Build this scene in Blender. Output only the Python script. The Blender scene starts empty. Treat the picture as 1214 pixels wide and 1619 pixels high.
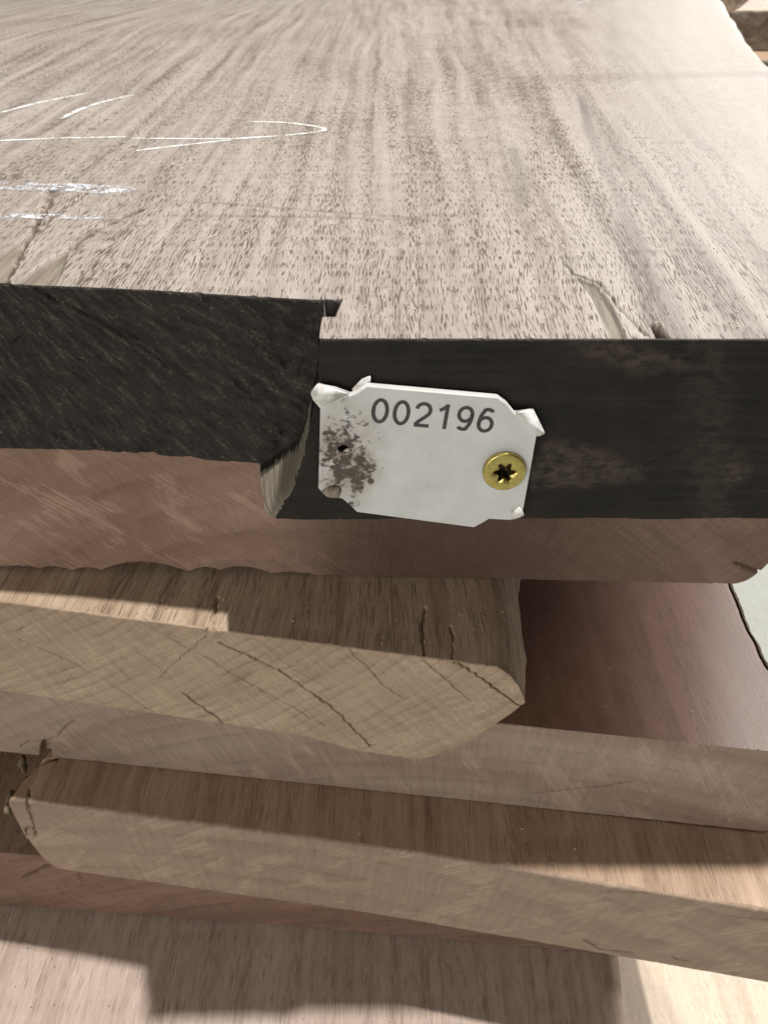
import bpy, bmesh, math, random
import numpy as np
from mathutils import Vector

# ------------------------------------------------------------------ camera, world, lights, exposure
PITCH = math.radians(37.0); FPX = 1215.0; H = 0.72          # camera height above the floor
S = bpy.context.scene
COL = S.collection
cam_d = bpy.data.cameras.new("camera"); cam = bpy.data.objects.new("camera", cam_d); COL.objects.link(cam)
cam.location = (0, 0, H); cam.rotation_euler = (math.pi/2 - PITCH, 0, 0)
cam_d.sensor_fit = 'VERTICAL'; cam_d.sensor_height = 36.0; cam_d.sensor_width = 27.0
cam_d.lens = 36.0 * FPX / 1619.0; cam_d.clip_start = 0.01; cam_d.clip_end = 200
cam_d.dof.use_dof = True; cam_d.dof.focus_distance = 0.215; cam_d.dof.aperture_fstop = 34.0
S.camera = cam

W = bpy.data.worlds.new("World"); S.world = W; W.use_nodes = True
bg = W.node_tree.nodes["Background"]
bg.inputs[0].default_value = (1.0, 0.93, 0.84, 1); bg.inputs[1].default_value = 0.12

def area(name, loc, target, size, power, col, shape='DISK', size_y=None):
    d = bpy.data.lights.new(name, 'AREA'); d.shape = shape; d.size = size
    if size_y: d.size_y = size_y
    d.energy = power; d.color = col
    o = bpy.data.objects.new(name, d); COL.objects.link(o); o.location = loc
    o.rotation_euler = (Vector(target) - Vector(loc)).to_track_quat('-Z', 'Y').to_euler()
    return o
KD = 4.5                                                    # ceiling lamp of the workshop, up right and slightly behind
area("ceiling_lamp", (0.287*KD, 0.19 + 0.084*KD, H - 0.2 + KD), (0, 0.19, H - 0.2), 0.115, 270, (1.0, 0.98, 0.945))
# window high on the right wall, seen as glare on the low slab
area("side_window", (3.15, 1.9, H + 2.9), (0.14, 0.2, H - 0.24), 1.7, 215, (1.0, 0.98, 0.96), 'RECTANGLE', 1.2)
# daylit opening of the hall in front of the stack, behind the photographer's left shoulder
area("hall_opening", (-1.5, -2.9, H + 0.75), (0, 0.2, H - 0.2), 2.2, 54, (1.0, 0.97, 0.93), 'RECTANGLE', 1.5)
# daylight from the far doorway
area("doorway_light", (3.4, 6.5, 1.5), (0, 0.3, 0.6), 2.6, 110, (0.95, 0.97, 1.0), 'RECTANGLE', 2.4)

S.view_settings.view_transform = 'Standard'; S.view_settings.look = 'None'
S.view_settings.exposure = 0.0; S.view_settings.gamma = 1.0; S.view_settings.use_curve_mapping = False
S.render.engine = 'CYCLES'
S.cycles.max_bounces = 6; S.cycles.diffuse_bounces = 4; S.cycles.glossy_bounces = 2; S.cycles.transmission_bounces = 0; S.cycles.caustics_reflective = False; S.cycles.caustics_refractive = False

# ------------------------------------------------------------------ helpers
random.seed(5)
cp, sp = math.cos(PITCH), math.sin(PITCH)
def ray(x, y):
    u = (x - 607.0)/FPX; v = (809.5 - y)/FPX
    return np.array([u, cp + v*sp, -sp + v*cp])
def atz(x, y, z): r = ray(x, y); return r*(z/r[2])           # z below the camera
def onface(x, y, a, b):                                      # on the upright plane Y = a + b X
    r = ray(x, y); return r*(a/(r[1] - b*r[0]))

_T = np.random.RandomState(3).rand(256, 256)
def vn(x, y, seed=0):
    x = np.asarray(x, float) + seed*17.31; y = np.asarray(y, float) + seed*7.77
    xi = np.floor(x).astype(int); yi = np.floor(y).astype(int)
    fx = x - xi; fy = y - yi; fx = fx*fx*(3 - 2*fx); fy = fy*fy*(3 - 2*fy)
    g = lambda i, j: _T[i & 255, j & 255]
    return (g(xi, yi)*(1-fx) + g(xi+1, yi)*fx)*(1-fy) + (g(xi, yi+1)*(1-fx) + g(xi+1, yi+1)*fx)*fy
def fbm(x, y, seed=0, o=4):
    s = 0; a = .5; t = 0
    for k in range(o):
        s = s + a*vn(np.asarray(x)*2**k, np.asarray(y)*2**k, seed + k); t += a; a *= .55
    return s/t - .5
def sstep(a, b, x):
    t = np.clip((x - a)/(b - a), 0, 1); return t*t*(3 - 2*t)
def pdist(px, py, poly):                                     # distance to a polyline
    d = np.full(np.shape(px), 1e9)
    for (ax, ay), (bx, by) in zip(poly[:-1], poly[1:]):
        vx, vy = bx-ax, by-ay; L = vx*vx + vy*vy + 1e-18
        t = np.clip(((px-ax)*vx + (py-ay)*vy)/L, 0, 1)
        d = np.minimum(d, np.hypot(px-ax-t*vx, py-ay-t*vy))
    return d
def inpoly(px, py, poly):
    r = np.zeros(np.shape(px), bool); n = len(poly)
    for i in range(n):
        (x1, y1), (x2, y2) = poly[i], poly[(i+1) % n]
        c = ((y1 > py) != (y2 > py)) & (px < (x2-x1)*(py-y1)/((y2-y1) + 1e-15) + x1); r ^= c
    return r
def sdpoly(px, py, poly):
    d = pdist(px, py, list(poly) + [poly[0]]); return np.where(inpoly(px, py, poly), -d, d)
def jag(poly, step, amp, seed=1):                            # a polyline made finer and crooked
    rs = np.random.RandomState(seed); out = []
    for (a, b), (c, d) in zip(poly[:-1], poly[1:]):
        n = max(1, int(math.hypot(c-a, d-b)/step))
        for k in range(n):
            out.append((a+(c-a)*k/n + rs.uniform(-amp, amp), b+(d-b)*k/n + rs.uniform(-amp, amp)))
    out.append(poly[-1]); return out

def tag(o, label, cat, group=None, kind=None):
    if label: o['label'] = label
    if cat: o['category'] = cat
    if group: o['group'] = group
    if kind: o['kind'] = kind
    return o
def empty(name, loc):
    o = bpy.data.objects.new(name, None); COL.objects.link(o); o.location = loc; o.empty_display_size = .02
    return o
def link(name, me, mat, parent=None, smooth=True):
    o = bpy.data.objects.new(name, me); COL.objects.link(o)
    if mat: me.materials.append(mat)
    if smooth: me.shade_smooth()
    if parent:
        o.parent = parent
        me.vertices.foreach_get if False else None
        o.matrix_parent_inverse = parent.matrix_basis.inverted()
    return o
def grid(name, P, mat, parent=None, attrs=None, flip=False):  # P (n, m, 3) in camera-relative metres
    n, m = P.shape[:2]
    V = P.reshape(-1, 3).copy(); V[:, 2] += H
    idx = np.arange(n*m).reshape(n, m)
    a, b, c, d = idx[:-1, :-1], idx[1:, :-1], idx[1:, 1:], idx[:-1, 1:]
    F = np.stack([a, b, c, d] if not flip else [d, c, b, a], -1).reshape(-1, 4)
    me = bpy.data.meshes.new(name)
    me.vertices.add(len(V)); me.vertices.foreach_set('co', V.astype(np.float32).ravel())
    me.loops.add(F.size); me.loops.foreach_set('vertex_index', F.astype(np.int32).ravel())
    me.polygons.add(len(F)); me.polygons.foreach_set('loop_start', np.arange(0, F.size, 4, dtype=np.int32))
    me.update(calc_edges=True); me.validate()
    for k, A in (attrs or {}).items():
        A = np.asarray(A, np.float32)
        if A.ndim == 3:
            t = me.attributes.new(k, 'FLOAT_VECTOR', 'POINT'); t.data.foreach_set('vector', A.reshape(-1, 3).ravel())
        else:
            t = me.attributes.new(k, 'FLOAT', 'POINT'); t.data.foreach_set('value', A.ravel())
    return link(name, me, mat, parent)
def from_bm(name, bm, mat, parent=None, smooth=True):
    me = bpy.data.meshes.new(name); bm.to_mesh(me); bm.free(); return link(name, me, mat, parent, smooth)

# ------------------------------------------------------------------ materials
class NB:
    def __init__(s, name):
        s.m = bpy.data.materials.new(name); s.m.use_nodes = True; s.t = s.m.node_tree; s.t.nodes.clear()
        s.out = s.n('ShaderNodeOutputMaterial')
    def n(s, k, **kw):
        x = s.t.nodes.new(k)
        for a, v in kw.items(): setattr(x, a, v)
        return x
    def set(s, sock, v):
        if hasattr(v, 'is_output') or isinstance(v, bpy.types.NodeSocket): s.t.links.new(v, sock)
        else:
            if isinstance(v, (tuple, list)) and len(v) == 3 and sock.type == 'RGBA': v = (*v, 1)
            sock.default_value = v
    def attr(s, name, vec=False):
        a = s.n('ShaderNodeAttribute', attribute_name=name); return a.outputs['Vector' if vec else 'Fac']
    def obj(s): return s.n('ShaderNodeTexCoord').outputs['Object']
    def mul(s, v, k, off=(0, 0, 0)):
        a = s.n('ShaderNodeVectorMath', operation='MULTIPLY_ADD'); s.set(a.inputs[0], v)
        a.inputs[1].default_value = k; a.inputs[2].default_value = off; return a.outputs[0]
    def vadd(s, a_, b_):
        a = s.n('ShaderNodeVectorMath', operation='ADD'); s.set(a.inputs[0], a_); s.set(a.inputs[1], b_); return a.outputs[0]
    def noise(s, v, detail=2, rough=.5, scale=1.0, dist=0.0, col=False):
        a = s.n('ShaderNodeTexNoise'); s.set(a.inputs['Vector'], v); a.inputs['Scale'].default_value = scale
        a.inputs['Detail'].default_value = detail; a.inputs['Roughness'].default_value = rough
        a.inputs['Distortion'].default_value = dist; return a.outputs[1 if col else 0]
    def math(s, op, a, b=0.0, c=0.0, clamp=False):
        x = s.n('ShaderNodeMath', operation=op, use_clamp=clamp)
        s.set(x.inputs[0], a); s.set(x.inputs[1], b); s.set(x.inputs[2], c); return x.outputs[0]
    def rng(s, v, a, b, c=0.0, d=1.0, smooth=False):
        x = s.n('ShaderNodeMapRange', interpolation_type='SMOOTHSTEP' if smooth else 'LINEAR')
        s.set(x.inputs[0], v); s.set(x.inputs[1], a); s.set(x.inputs[2], b); s.set(x.inputs[3], c); s.set(x.inputs[4], d)
        return x.outputs[0]
    def mix(s, f, a, b, mode='MIX'):
        x = s.n('ShaderNodeMix', data_type='RGBA', blend_type=mode)
        s.set(x.inputs[0], f); s.set(x.inputs[6], a); s.set(x.inputs[7], b); return x.outputs[2]
    def ramp(s, v, stops):
        x = s.n('ShaderNodeValToRGB'); s.set(x.inputs[0], v); e = x.color_ramp.elements
        while len(e) < len(stops): e.new(.5)
        for q, (p, c) in zip(e, stops): q.position = p; q.color = (*c, 1)
        return x.outputs[0]
    def bump(s, h, dist, strength=1.0, nrm=None):
        x = s.n('ShaderNodeBump'); s.set(x.inputs['Height'], h); x.inputs['Distance'].default_value = dist
        x.inputs['Strength'].default_value = strength
        if nrm is not None: s.set(x.inputs['Normal'], nrm)
        return x.outputs[0]
    def bsdf(s, col, rough=.5, spec=.4, metal=0.0, nrm=None, **kw):
        x = s.n('ShaderNodeBsdfPrincipled'); s.set(x.inputs['Base Color'], col); s.set(x.inputs['Roughness'], rough)
        s.set(x.inputs['Specular IOR Level'], spec); s.set(x.inputs['Metallic'], metal)
        if nrm is not None: s.set(x.inputs['Normal'], nrm)
        for k, v in kw.items(): s.set(x.inputs[k], v)
        s.t.links.new(x.outputs[0], s.out.inputs[0]); return x

def sat(c, k):
    l = .3*c[0] + .59*c[1] + .11*c[2]; return tuple(max(.003, l + (x-l)*k) for x in c)
def mat_face(name, light, mid, dark, pore=(.13, .075, .05), pore_amt=.75, seed=0.0, rough=.55, spec=.35, pore_t=.56, ring=95.0, pl=1.0, sapc=(.385, .345, .295), bmp=.6, sk=1.3):
    """planed or sawn long-grain wood; attribute grain = (across, along) in metres"""
    light, mid, dark = (sat(x, sk) for x in (light, mid, dark))
    b = NB(name); g = b.attr('grain', True); o = (seed, seed*1.7, 0)
    wob = b.noise(b.mul(g, (14, 4.5, 0), o), 3, .55, col=True)
    gw = b.vadd(g, b.mul(wob, (.012, .0, 0), (-.006, 0, 0)))
    r1 = b.noise(b.mul(gw, (ring, 2.2, 0), o), 3, .6)
    r2 = b.noise(b.mul(gw, (ring*3.2, 5, 0), o), 2, .6)
    big = b.noise(b.mul(g, (13, 5, 0), o), 2, .5)
    fib = b.noise(b.mul(gw, (1500, 45, 0), o), 2, .6)
    c = b.ramp(b.math('ADD', b.math('MULTIPLY', r1, .65), b.math('MULTIPLY', r2, .35)),
               [(.36, dark), (.47, mid), (.58, light)])
    c = b.mix(b.rng(big, .42, .64, 0, .55), c, tuple(x*y for x, y in zip(mid, (.93, .90, .89))))
    c = b.mix(.42, c, b.mix(fib, (.62, .60, .58), (1.34, 1.34, 1.34)), 'MULTIPLY')
    blot = b.noise(b.mul(g, (160, 70, 0), o), 3, .65)
    c = b.mix(b.rng(blot, .40, .66, 0, .30), c, tuple(min(1, x*1.22) for x in light))
    # vessels: short dark dashes lying along the grain, denser in some bands
    band = b.noise(b.mul(gw, (150, 3, 0), (seed+3, seed, 0)), 2, .5)
    bandL = b.noise(b.mul(g, (22, 9, 0), (seed+9, seed, 0)), 2, .5)
    th = b.math('SUBTRACT', pore_t + .315, b.math('ADD', b.math('MULTIPLY', band, .40), b.math('MULTIPLY', bandL, .19)))
    p1 = b.noise(b.mul(gw, (2700, 215*pl, 0), (seed, 0, 0)), 1.2, .5)
    p2 = b.noise(b.mul(gw, (1800, 130*pl, 0), (seed+5, 0, 0)), 1, .5)
    por = b.math('MAXIMUM', b.rng(b.math('SUBTRACT', p1, th), 0.01, .045), b.math('MULTIPLY', b.rng(b.math('SUBTRACT', p2, th), .03, .09), .8))
    keep = b.math('SUBTRACT', 1.0, b.attr('torn'))
    por = b.math('MULTIPLY', por, keep)
    c = b.mix(b.math('MULTIPLY', por, pore_amt), c, pore)
    c = b.mix(b.math('MULTIPLY', b.attr('streak'), .62), c, tuple(x*.42 for x in mid))
    c = b.mix(b.math('MULTIPLY', b.attr('sap'), .8), c, b.mix(fib, tuple(x*.86 for x in sapc), tuple(x*1.1 for x in sapc)))
    tn = b.noise(b.mul(g, (330, 20, 0)), 3, .6)
    c = b.mix(b.math('MULTIPLY', b.attr('torn'), .85), c, b.mix(b.rng(tn, .34, .66), (.075, .058, .042), (.25, .212, .165)))
    c = b.mix(b.math('MULTIPLY', b.attr('stain'), .8), c, (.13, .085, .062))
    c = b.mix(b.attr('paint'), c, (.02, .017, .015))
    h = b.math('ADD', b.math('MULTIPLY', p1, -1.0), b.math('MULTIPLY', fib, .55))
    rr = b.rng(blot, .3, .7, rough-.06, rough+.10)
    b.bsdf(c, rr, spec, nrm=b.bump(h, .0002, bmp)); return b.m

def mat_end(name, light, dark, seed=0.0, ringf=200.0, lines=.5, rays=.4, saw=.3, scuff=.4, fine=1.0, heart_shade=0.0, sk=1.2):
    """sawn end grain; attribute grain = (radius from pith, arc), face = (x, z), saw = along/across the saw strokes, metres"""
    light, dark = sat(light, sk), sat(dark, sk)
    b = NB(name); g = b.attr('grain', True); f = b.attr('face', True); sv = b.attr('saw', True); o = (seed, seed*2.3, seed)
    wob = b.noise(b.mul(f, (38, 38, 0), o), 3, .6, col=True)
    gw = b.vadd(g, b.mul(wob, (.0045, .002, 0), (-.00225, -.001, 0)))
    sep = b.n('ShaderNodeSeparateXYZ'); b.set(sep.inputs[0], gw)
    jit = b.noise(b.mul(gw, (ringf*.3, 5, 0), o), 2, .5)
    fr = b.math('FRACT', b.math('ADD', b.math('MULTIPLY', sep.outputs[0], ringf), b.math('MULTIPLY', jit, 2.2)))
    patch = b.noise(b.mul(f, (55, 55, 0), (seed+6, 2, 0)), 3, .6)
    line = b.math('MULTIPLY', b.rng(fr, .62, .96), b.rng(patch, .36, .62))
    early = b.rng(fr, 0, .55)
    big = b.noise(b.mul(gw, (42, 16, 0), o), 3, .55)
    c = b.mix(b.rng(big, .34, .66), dark, light)
    c = b.mix(b.math('MULTIPLY', b.math('SUBTRACT', 1.0, early), .22*lines), c, tuple(min(1, x*1.3) for x in light))
    c = b.mix(b.math('MULTIPLY', line, lines), c, tuple(x*.52 for x in dark))
    ray_ = b.noise(b.mul(gw, (30, 1500, 0), o), 3, .65)
    c = b.mix(rays, c, b.mix(b.rng(ray_, .3, .7), (.60, .58, .56), (1.38, 1.38, 1.38)), 'MULTIPLY')
    sw = b.noise(b.mul(sv, (26, 1150, 0), o), 3, .7)
    c = b.mix(saw, c, b.mix(b.rng(sw, .32, .68), (.62, .61, .60), (1.36, 1.36, 1.36)), 'MULTIPLY')
    # rubbed, furry patches left by the saw
    p2 = b.noise(b.mul(sv, (34, 70, 0), (seed+4, 1, 0)), 5, .66)
    sc = b.math('MULTIPLY', b.rng(p2, .52, .60, smooth=True), b.rng(sw, .34, .56))
    c = b.mix(b.math('MULTIPLY', sc, scuff), c, tuple(min(1, x*1.38) for x in light))
    vo = b.n('ShaderNodeTexVoronoi'); b.set(vo.inputs['Vector'], b.mul(f, (1150, 1150, 0))); vo.inputs['Scale'].default_value = 1
    dots = b.math('MULTIPLY', b.rng(vo.outputs['Distance'], .15, .36, 1, 0), b.rng(jit, .40, .60))
    c = b.mix(b.math('MULTIPLY', dots, .6*fine), c, tuple(x*.42 for x in dark))
    if heart_shade: c = b.mix(b.math('MULTIPLY', b.attr('heart_shade'), heart_shade), c, b.mix(ray_, (.045, .026, .019), (.11, .068, .050)))  # dark reddish tone, partly wood colour, partly painted shade under an overhang
    c = b.mix(b.math('MULTIPLY', b.attr('torn'), .8), c, b.mix(ray_, (.26, .20, .15), (.52, .44, .34)))
    fn = b.noise(b.mul(f, (2300, 2300, 0)), 2, .6)
    h = b.math('ADD', b.math('MULTIPLY', sw, 1.1), b.math('ADD', b.math('MULTIPLY', ray_, .7), b.math('MULTIPLY', fn, .8)))
    b.bsdf(c, b.rng(patch, .3, .7, .58, .78), .25, nrm=b.bump(h, .0003, .7)); return b.m

def mat_black(name):
    """black end sealer over sawn end grain; attribute torn = bare wood, worn = rubbed through"""
    b = NB(name); g = b.attr('grain', True); f = b.attr('face', True)
    ray_ = b.noise(b.mul(g, (45, 900, 0)), 4, .7)
    n1 = b.noise(b.mul(f, (60, 75, 0)), 4, .6); n2 = b.noise(b.mul(f, (900, 900, 0)), 3, .65)
    n3 = b.noise(b.mul(g, (110, 420, 0), (4, 1, 0)), 4, .65)
    c = b.mix(b.rng(n1, .35, .68), (.006, .0048, .004), (.024, .018, .0135))
    c = b.mix(b.math('MULTIPLY', b.attr('rough'), .55), c, b.mix(b.rng(n3, .35, .65), (.010, .0085, .007), (.062, .051, .040)))
    c = b.mix(b.math('MULTIPLY', b.rng(n3, .55, .70), b.math('MULTIPLY', b.attr('rough'), .75)), c, (.075, .062, .046))
    c = b.mix(b.math('MULTIPLY', b.rng(b.math('MULTIPLY', n2, b.math('ADD', .55, b.math('MULTIPLY', n3, .9))), .60, .72), b.attr('rough')), c, (.13, .108, .084))
    br = b.noise(b.mul(f, (14, 420, 0), (2, 3, 0)), 4, .65)
    c = b.mix(b.rng(br, .48, .72, 0, .6), c, (.036, .029, .023))
    wn = b.math('MULTIPLY', b.attr('worn'), b.rng(b.noise(b.mul(f, (260, 420, 0)), 4, .7), .36, .60))
    c = b.mix(b.math('MULTIPLY', wn, .8), c, (.085, .064, .048))
    bare = b.mix(b.noise(b.mul(f, (1300, 120, 0)), 3, .6), (.15, .125, .095), (.34, .30, .235))
    bare = b.mix(b.rng(n2, .5, .7, 0, .5), bare, (.16, .13, .10))
    c = b.mix(b.rng(b.math('ADD', b.attr('torn'), b.math('MULTIPLY', b.math('SUBTRACT', n2, .5), .9)), .38, .55), c, bare)
    h = b.math('ADD', b.math('MULTIPLY', ray_, b.math('ADD', .35, b.math('MULTIPLY', b.attr('rough'), .9))), b.math('MULTIPLY', n2, .7))
    b.bsdf(c, b.rng(n1, .3, .7, .5, .7), .28, nrm=b.bump(h, .0005, .8)); return b.m

def mat_bark(name, a=(.035, .022, .014), c2=(.16, .105, .065)):
    b = NB(name); o = b.obj(); n = b.noise(b.mul(o, (260, 60, 260)), 5, .7)
    b.bsdf(b.mix(b.rng(n, .35, .68), a, c2), .8, .2, nrm=b.bump(n, .0015)); return b.m
def mat_chalk(name, amount, col):
    b = NB(name); o = b.obj(); n = b.noise(b.mul(o, (900, 420, 1)), 3, .7); n2 = b.noise(b.mul(o, (90, 160, 1)), 3, .6)
    e = b.attr('edge')
    k = b.rng(b.math('ADD', b.math('MULTIPLY', n, .7), b.math('MULTIPLY', n2, .5)), amount, amount+.14)
    k = b.math('MULTIPLY', k, b.rng(e, .0, .55))
    p = b.bsdf(col, .9, .1)
    t = b.n('ShaderNodeBsdfTransparent'); mx = b.n('ShaderNodeMixShader')
    b.set(mx.inputs[0], k); b.t.links.new(t.outputs[0], mx.inputs[1]); b.t.links.new(p.outputs[0], mx.inputs[2])
    b.t.links.new(mx.outputs[0], b.out.inputs[0]); return b.m

# ------------------------------------------------------------------ slab builder
def rows_fine(first, fine_to, grow, total):
    d = [0.0]; s = first
    while d[-1] < total:
        if d[-1] > fine_to: s *= grow
        d.append(d[-1] + s)
    d[-1] = total; return np.array(d)
def cols(*segs):                                             # (from, to, step)
    o = []
    for a, b_, s in segs: o += list(np.linspace(a, b_, max(2, int(round(abs(b_-a)/s))+1)))
    return np.array(sorted(set(np.round(o, 7))))

def make_slab(label, xs, yf, zt, zb, length, m_top, m_end, pith, saw_deg=35, face_step=.00038, arris=.0005,
              rows=None, xmap=None, grain=None, face_fn=None, top_fn=None, end_name='end_grain', seed=0, under=True):
    """yf(x, z), zt(x), zb(x) in camera-relative metres; face_fn(X, Z) -> (inward depth, attrs); top_fn(X, Y) -> (dz, attrs)"""
    ZT, ZB = zt(xs), zb(xs); thick = float(np.max(ZT - ZB))
    x0 = float(xs.mean()); base = empty('walnut_board', (x0, float(yf(np.array([x0]), np.array([0.]))[0]) + length*.4, H + float(ZB.min())))
    tag(base, label, 'wood slab', 'walnut slabs in the stack')
    nv = max(8, int(thick/face_step))
    v = np.linspace(0, 1, nv)
    ar = arris*(.55 + 1.3*np.clip(fbm(xs*160, xs*0, seed+1)+.5, 0, 1))
    ar = ar + .0016*np.clip(fbm(xs*330, xs*0+9, seed+2, 2) - .20, 0, 1)/.3
    ar = np.minimum(ar, (ZT - ZB)*.45)
    # rows bunched at the two arrises
    vb = np.unique(np.concatenate([v, np.array([.25, .5, .75])*(arris/thick), 1-np.array([.2, .4, .6, .8, 1.1])*(arris/thick)]))
    X = np.repeat(xs[:, None], len(vb), 1); Z = ZB[:, None] + vb[None]*(ZT - ZB)[:, None]
    dt = ZT[:, None] - Z; db = Z - ZB[:, None]; R = ar[:, None] + 1e-7
    inn = np.where(dt < R, R - np.sqrt(np.clip(R*R - (R-dt)**2, 0, None)), 0)
    Rb = R*.7; inn = inn + np.where(db < Rb, Rb - np.sqrt(np.clip(Rb*Rb - (Rb-db)**2, 0, None)), 0)
    dep, att = face_fn(X, Z) if face_fn else (np.zeros_like(X), {})
    dep = dep + .00025*fbm(X*260, Z*260, seed+3) + .0006*fbm(X*35, Z*35, seed+5)
    fade = np.clip(np.minimum(dt, db)/.0015, 0, 1)
    Y = yf(X, Z) + inn + dep*np.where(dep > .0006, 1, .35 + .65*fade)
    rr = np.hypot(X - pith[0], Z - pith[1]); an = np.arctan2(Z - pith[1], X - pith[0])
    sa = math.radians(saw_deg)
    A = {'grain': np.stack([rr, an*.12, 0*rr], -1), 'face': np.stack([X, Z, 0*X], -1),
         'saw': np.stack([X*math.cos(sa)+Z*math.sin(sa), -X*math.sin(sa)+Z*math.cos(sa), 0*X], -1), 'torn': 0*X}
    A.update(att)
    grid(end_name, np.stack([X, Y, Z], -1), m_end, base, A)
    # top and underside
    d = rows if rows is not None else rows_fine(.0006, .05, 1.06, length)
    sub = xs
    def sheet(nm, zz, y0, flip, fn):
        k = len(d)
        XX = np.repeat(sub[:, None], k, 1); YY = y0[:, None] + d[None]*((y0.mean() + length - y0)/length)[:, None]
        XM = xmap(XX, YY) if xmap else XX
        dz, at = fn(XM, YY) if fn else (np.zeros_like(XX), {})
        u, w = grain(XM, YY) if grain else (XM, YY)
        AA = {'grain': np.stack([u, w, 0*u], -1), 'torn': 0*u, 'stain': 0*u, 'streak': 0*u, 'paint': 0*u, 'sap': 0*u}; AA.update(at)
        ZZ = np.repeat(zz[:, None], k, 1) + dz
        o = grid(nm, np.stack([XM, YY, ZZ], -1), m_top, base, AA, flip); return o
    sheet('top_face', ZT, Y[:, -1], False, top_fn)
    if under:
        dd = d; d2 = np.array([0, .01, .03, .08, length]); d = d2
        sheet('underside', ZB, Y[:, 0], True, None)
    return base

def crack_depth(X, Z, cr):
    dep = np.zeros_like(X)
    for i, (poly, w, dp) in enumerate(cr):
        q = jag(poly, .0015, .0005, i+3); D = pdist(X, Z, q)
        ww = w*(.35 + 1.2*vn(X*220, Z*220, i)); dep = np.maximum(dep, dp*np.clip(1.25 - D/ww, 0, 1))
    return dep
def px_cracks(lst, a, b):
    out = []
    for pts, w, dp in lst:
        q = [onface(x, y, a, b) for x, y in pts]; out.append(([(p[0], p[2]) for p in q], w, dp))
    return out

# ---- heights of the stack (below the camera)
Z0 = -.080; Z1 = -.1358; Z2 = -.1898; Z3 = -.2417; Z4 = -.2947; Z5 = -.3513; Z6 = -.4053; Z7 = -.460; Z8 = -.515
FLOOR = -H

# ------------------------------------------------------------------ setting: floor
bf = NB("concrete"); o = bf.obj()
n = bf.noise(bf.mul(o, (3, 3, 3)), 6, .65); n2 = bf.noise(bf.mul(o, (90, 90, 90)), 4, .6)
bf.bsdf(bf.mix(bf.math('ADD', bf.math('MULTIPLY', n, .7), bf.math('MULTIPLY', n2, .3)), (.22, .22, .20), (.42, .43, .395)), .7, .3, nrm=bf.bump(n2, .002))
bm = bmesh.new(); bmesh.ops.create_grid(bm, x_segments=8, y_segments=8, size=14)
fl = from_bm('floor', bm, bf.m); fl.location = (0, 6, 0); fl['kind'] = 'structure'

# ------------------------------------------------------------------ slab 1: the top slab with its black, broken end
M_TOP1 = mat_face("walnut_top", (.365, .322, .285), (.300, .260, .228), (.185, .152, .13), pore=(.080, .050, .037), pore_amt=.85, seed=1.3, sk=1.0, pl=.72)
M_BLK = mat_black("black_end_sealer")
YR = .1767
LX = [-.8, -.1093, -.0723, -.036, -.0127, .2]; LY = [.235, .2138, .2099, .2043, .2011, .196]
fR = lambda x, y: onface(x, y, YR, 0)
stepR = [fR(*p) for p in [(505, 537), (502, 610), (489, 680), (478, 730), (466, 768), (446, 800), (440, 821)]]
stepR_z = np.array([p[2] for p in stepR])[::-1]; stepR_x = np.array([p[0] for p in stepR])[::-1]
xB = onface(424, 735, .2050, 0)[0]; xC = fR(414, 806)[0]
def s1_limits(Z):
    xr = np.interp(Z, stepR_z, stepR_x) + .0010*fbm(Z*420, Z*0+3, 7) + .0010*fbm(Z*1500, Z*0+5, 8)
    w = np.interp(Z, [Z1, Z1+.005, Z1+.0105, Z1+.014, Z0], [.0088, .0050, .0010, .0006, .0005])
    return xr - w*(1 + .5*fbm(Z*300, Z*0, 9)), xr
def s1_yf(X, Z):
    X = np.asarray(X, float); Z = np.broadcast_to(np.asarray(Z, float), X.shape)
    xl, xr = s1_limits(Z); t = np.clip((X - xl)/(xr - xl), 0, 1)
    g = 1 - (1-t)**2.4
    L = np.interp(X, LX, LY)
    return L + (YR - L)*g + 4*t*(1-t)*.0035*fbm(X*900 + Z*250, Z*160, 18)
x_s = float(stepR[0][0])
xs1 = cols((-.80, -.16, .012), (-.16, -.125, .002), (-.125, -.085, .00028), (-.085, -.042, .0005), (-.042, -.010, .00018), (-.010, .105, .0004), (.105, .208, .0013))
def z1t(x): return np.where(x > .204, Z0 - .004*((x-.204)/.004)**2, Z0)
def z1b(x): return Z1 + .0010*fbm(x*60, x*0, 4) + .0009*np.clip(fbm(x*420, x*0, 14), 0, 1) + np.where(x > .186, .02*((x-.186)/.022)**2, 0) + np.where(x < -.0395, .0004, 0)
worn_poly = [[(p[0], p[2]) for p in [fR(*q) for q in poly]] for poly in (
    [(835, 745), (870, 705), (925, 712), (1012, 745), (1010, 752), (930, 760), (850, 765)],
    [(1142, 742), (1168, 725), (1175, 755), (1150, 765)], [(900, 545), (1010, 553), (1080, 575), (1000, 580)])]
S1CR = px_cracks([([(60, 455), (150, 495), (215, 535), (262, 560), (285, 590)], .0005, .0012), ([(20, 540), (35, 530)], .0004, .001)], .2105, -.04)
S1CR += px_cracks([([(1010, 742), (1050, 720), (1100, 700)], .0003, .0008), ([(640, 880), (660, 885)], .0003, .0005)], YR, 0)
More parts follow.
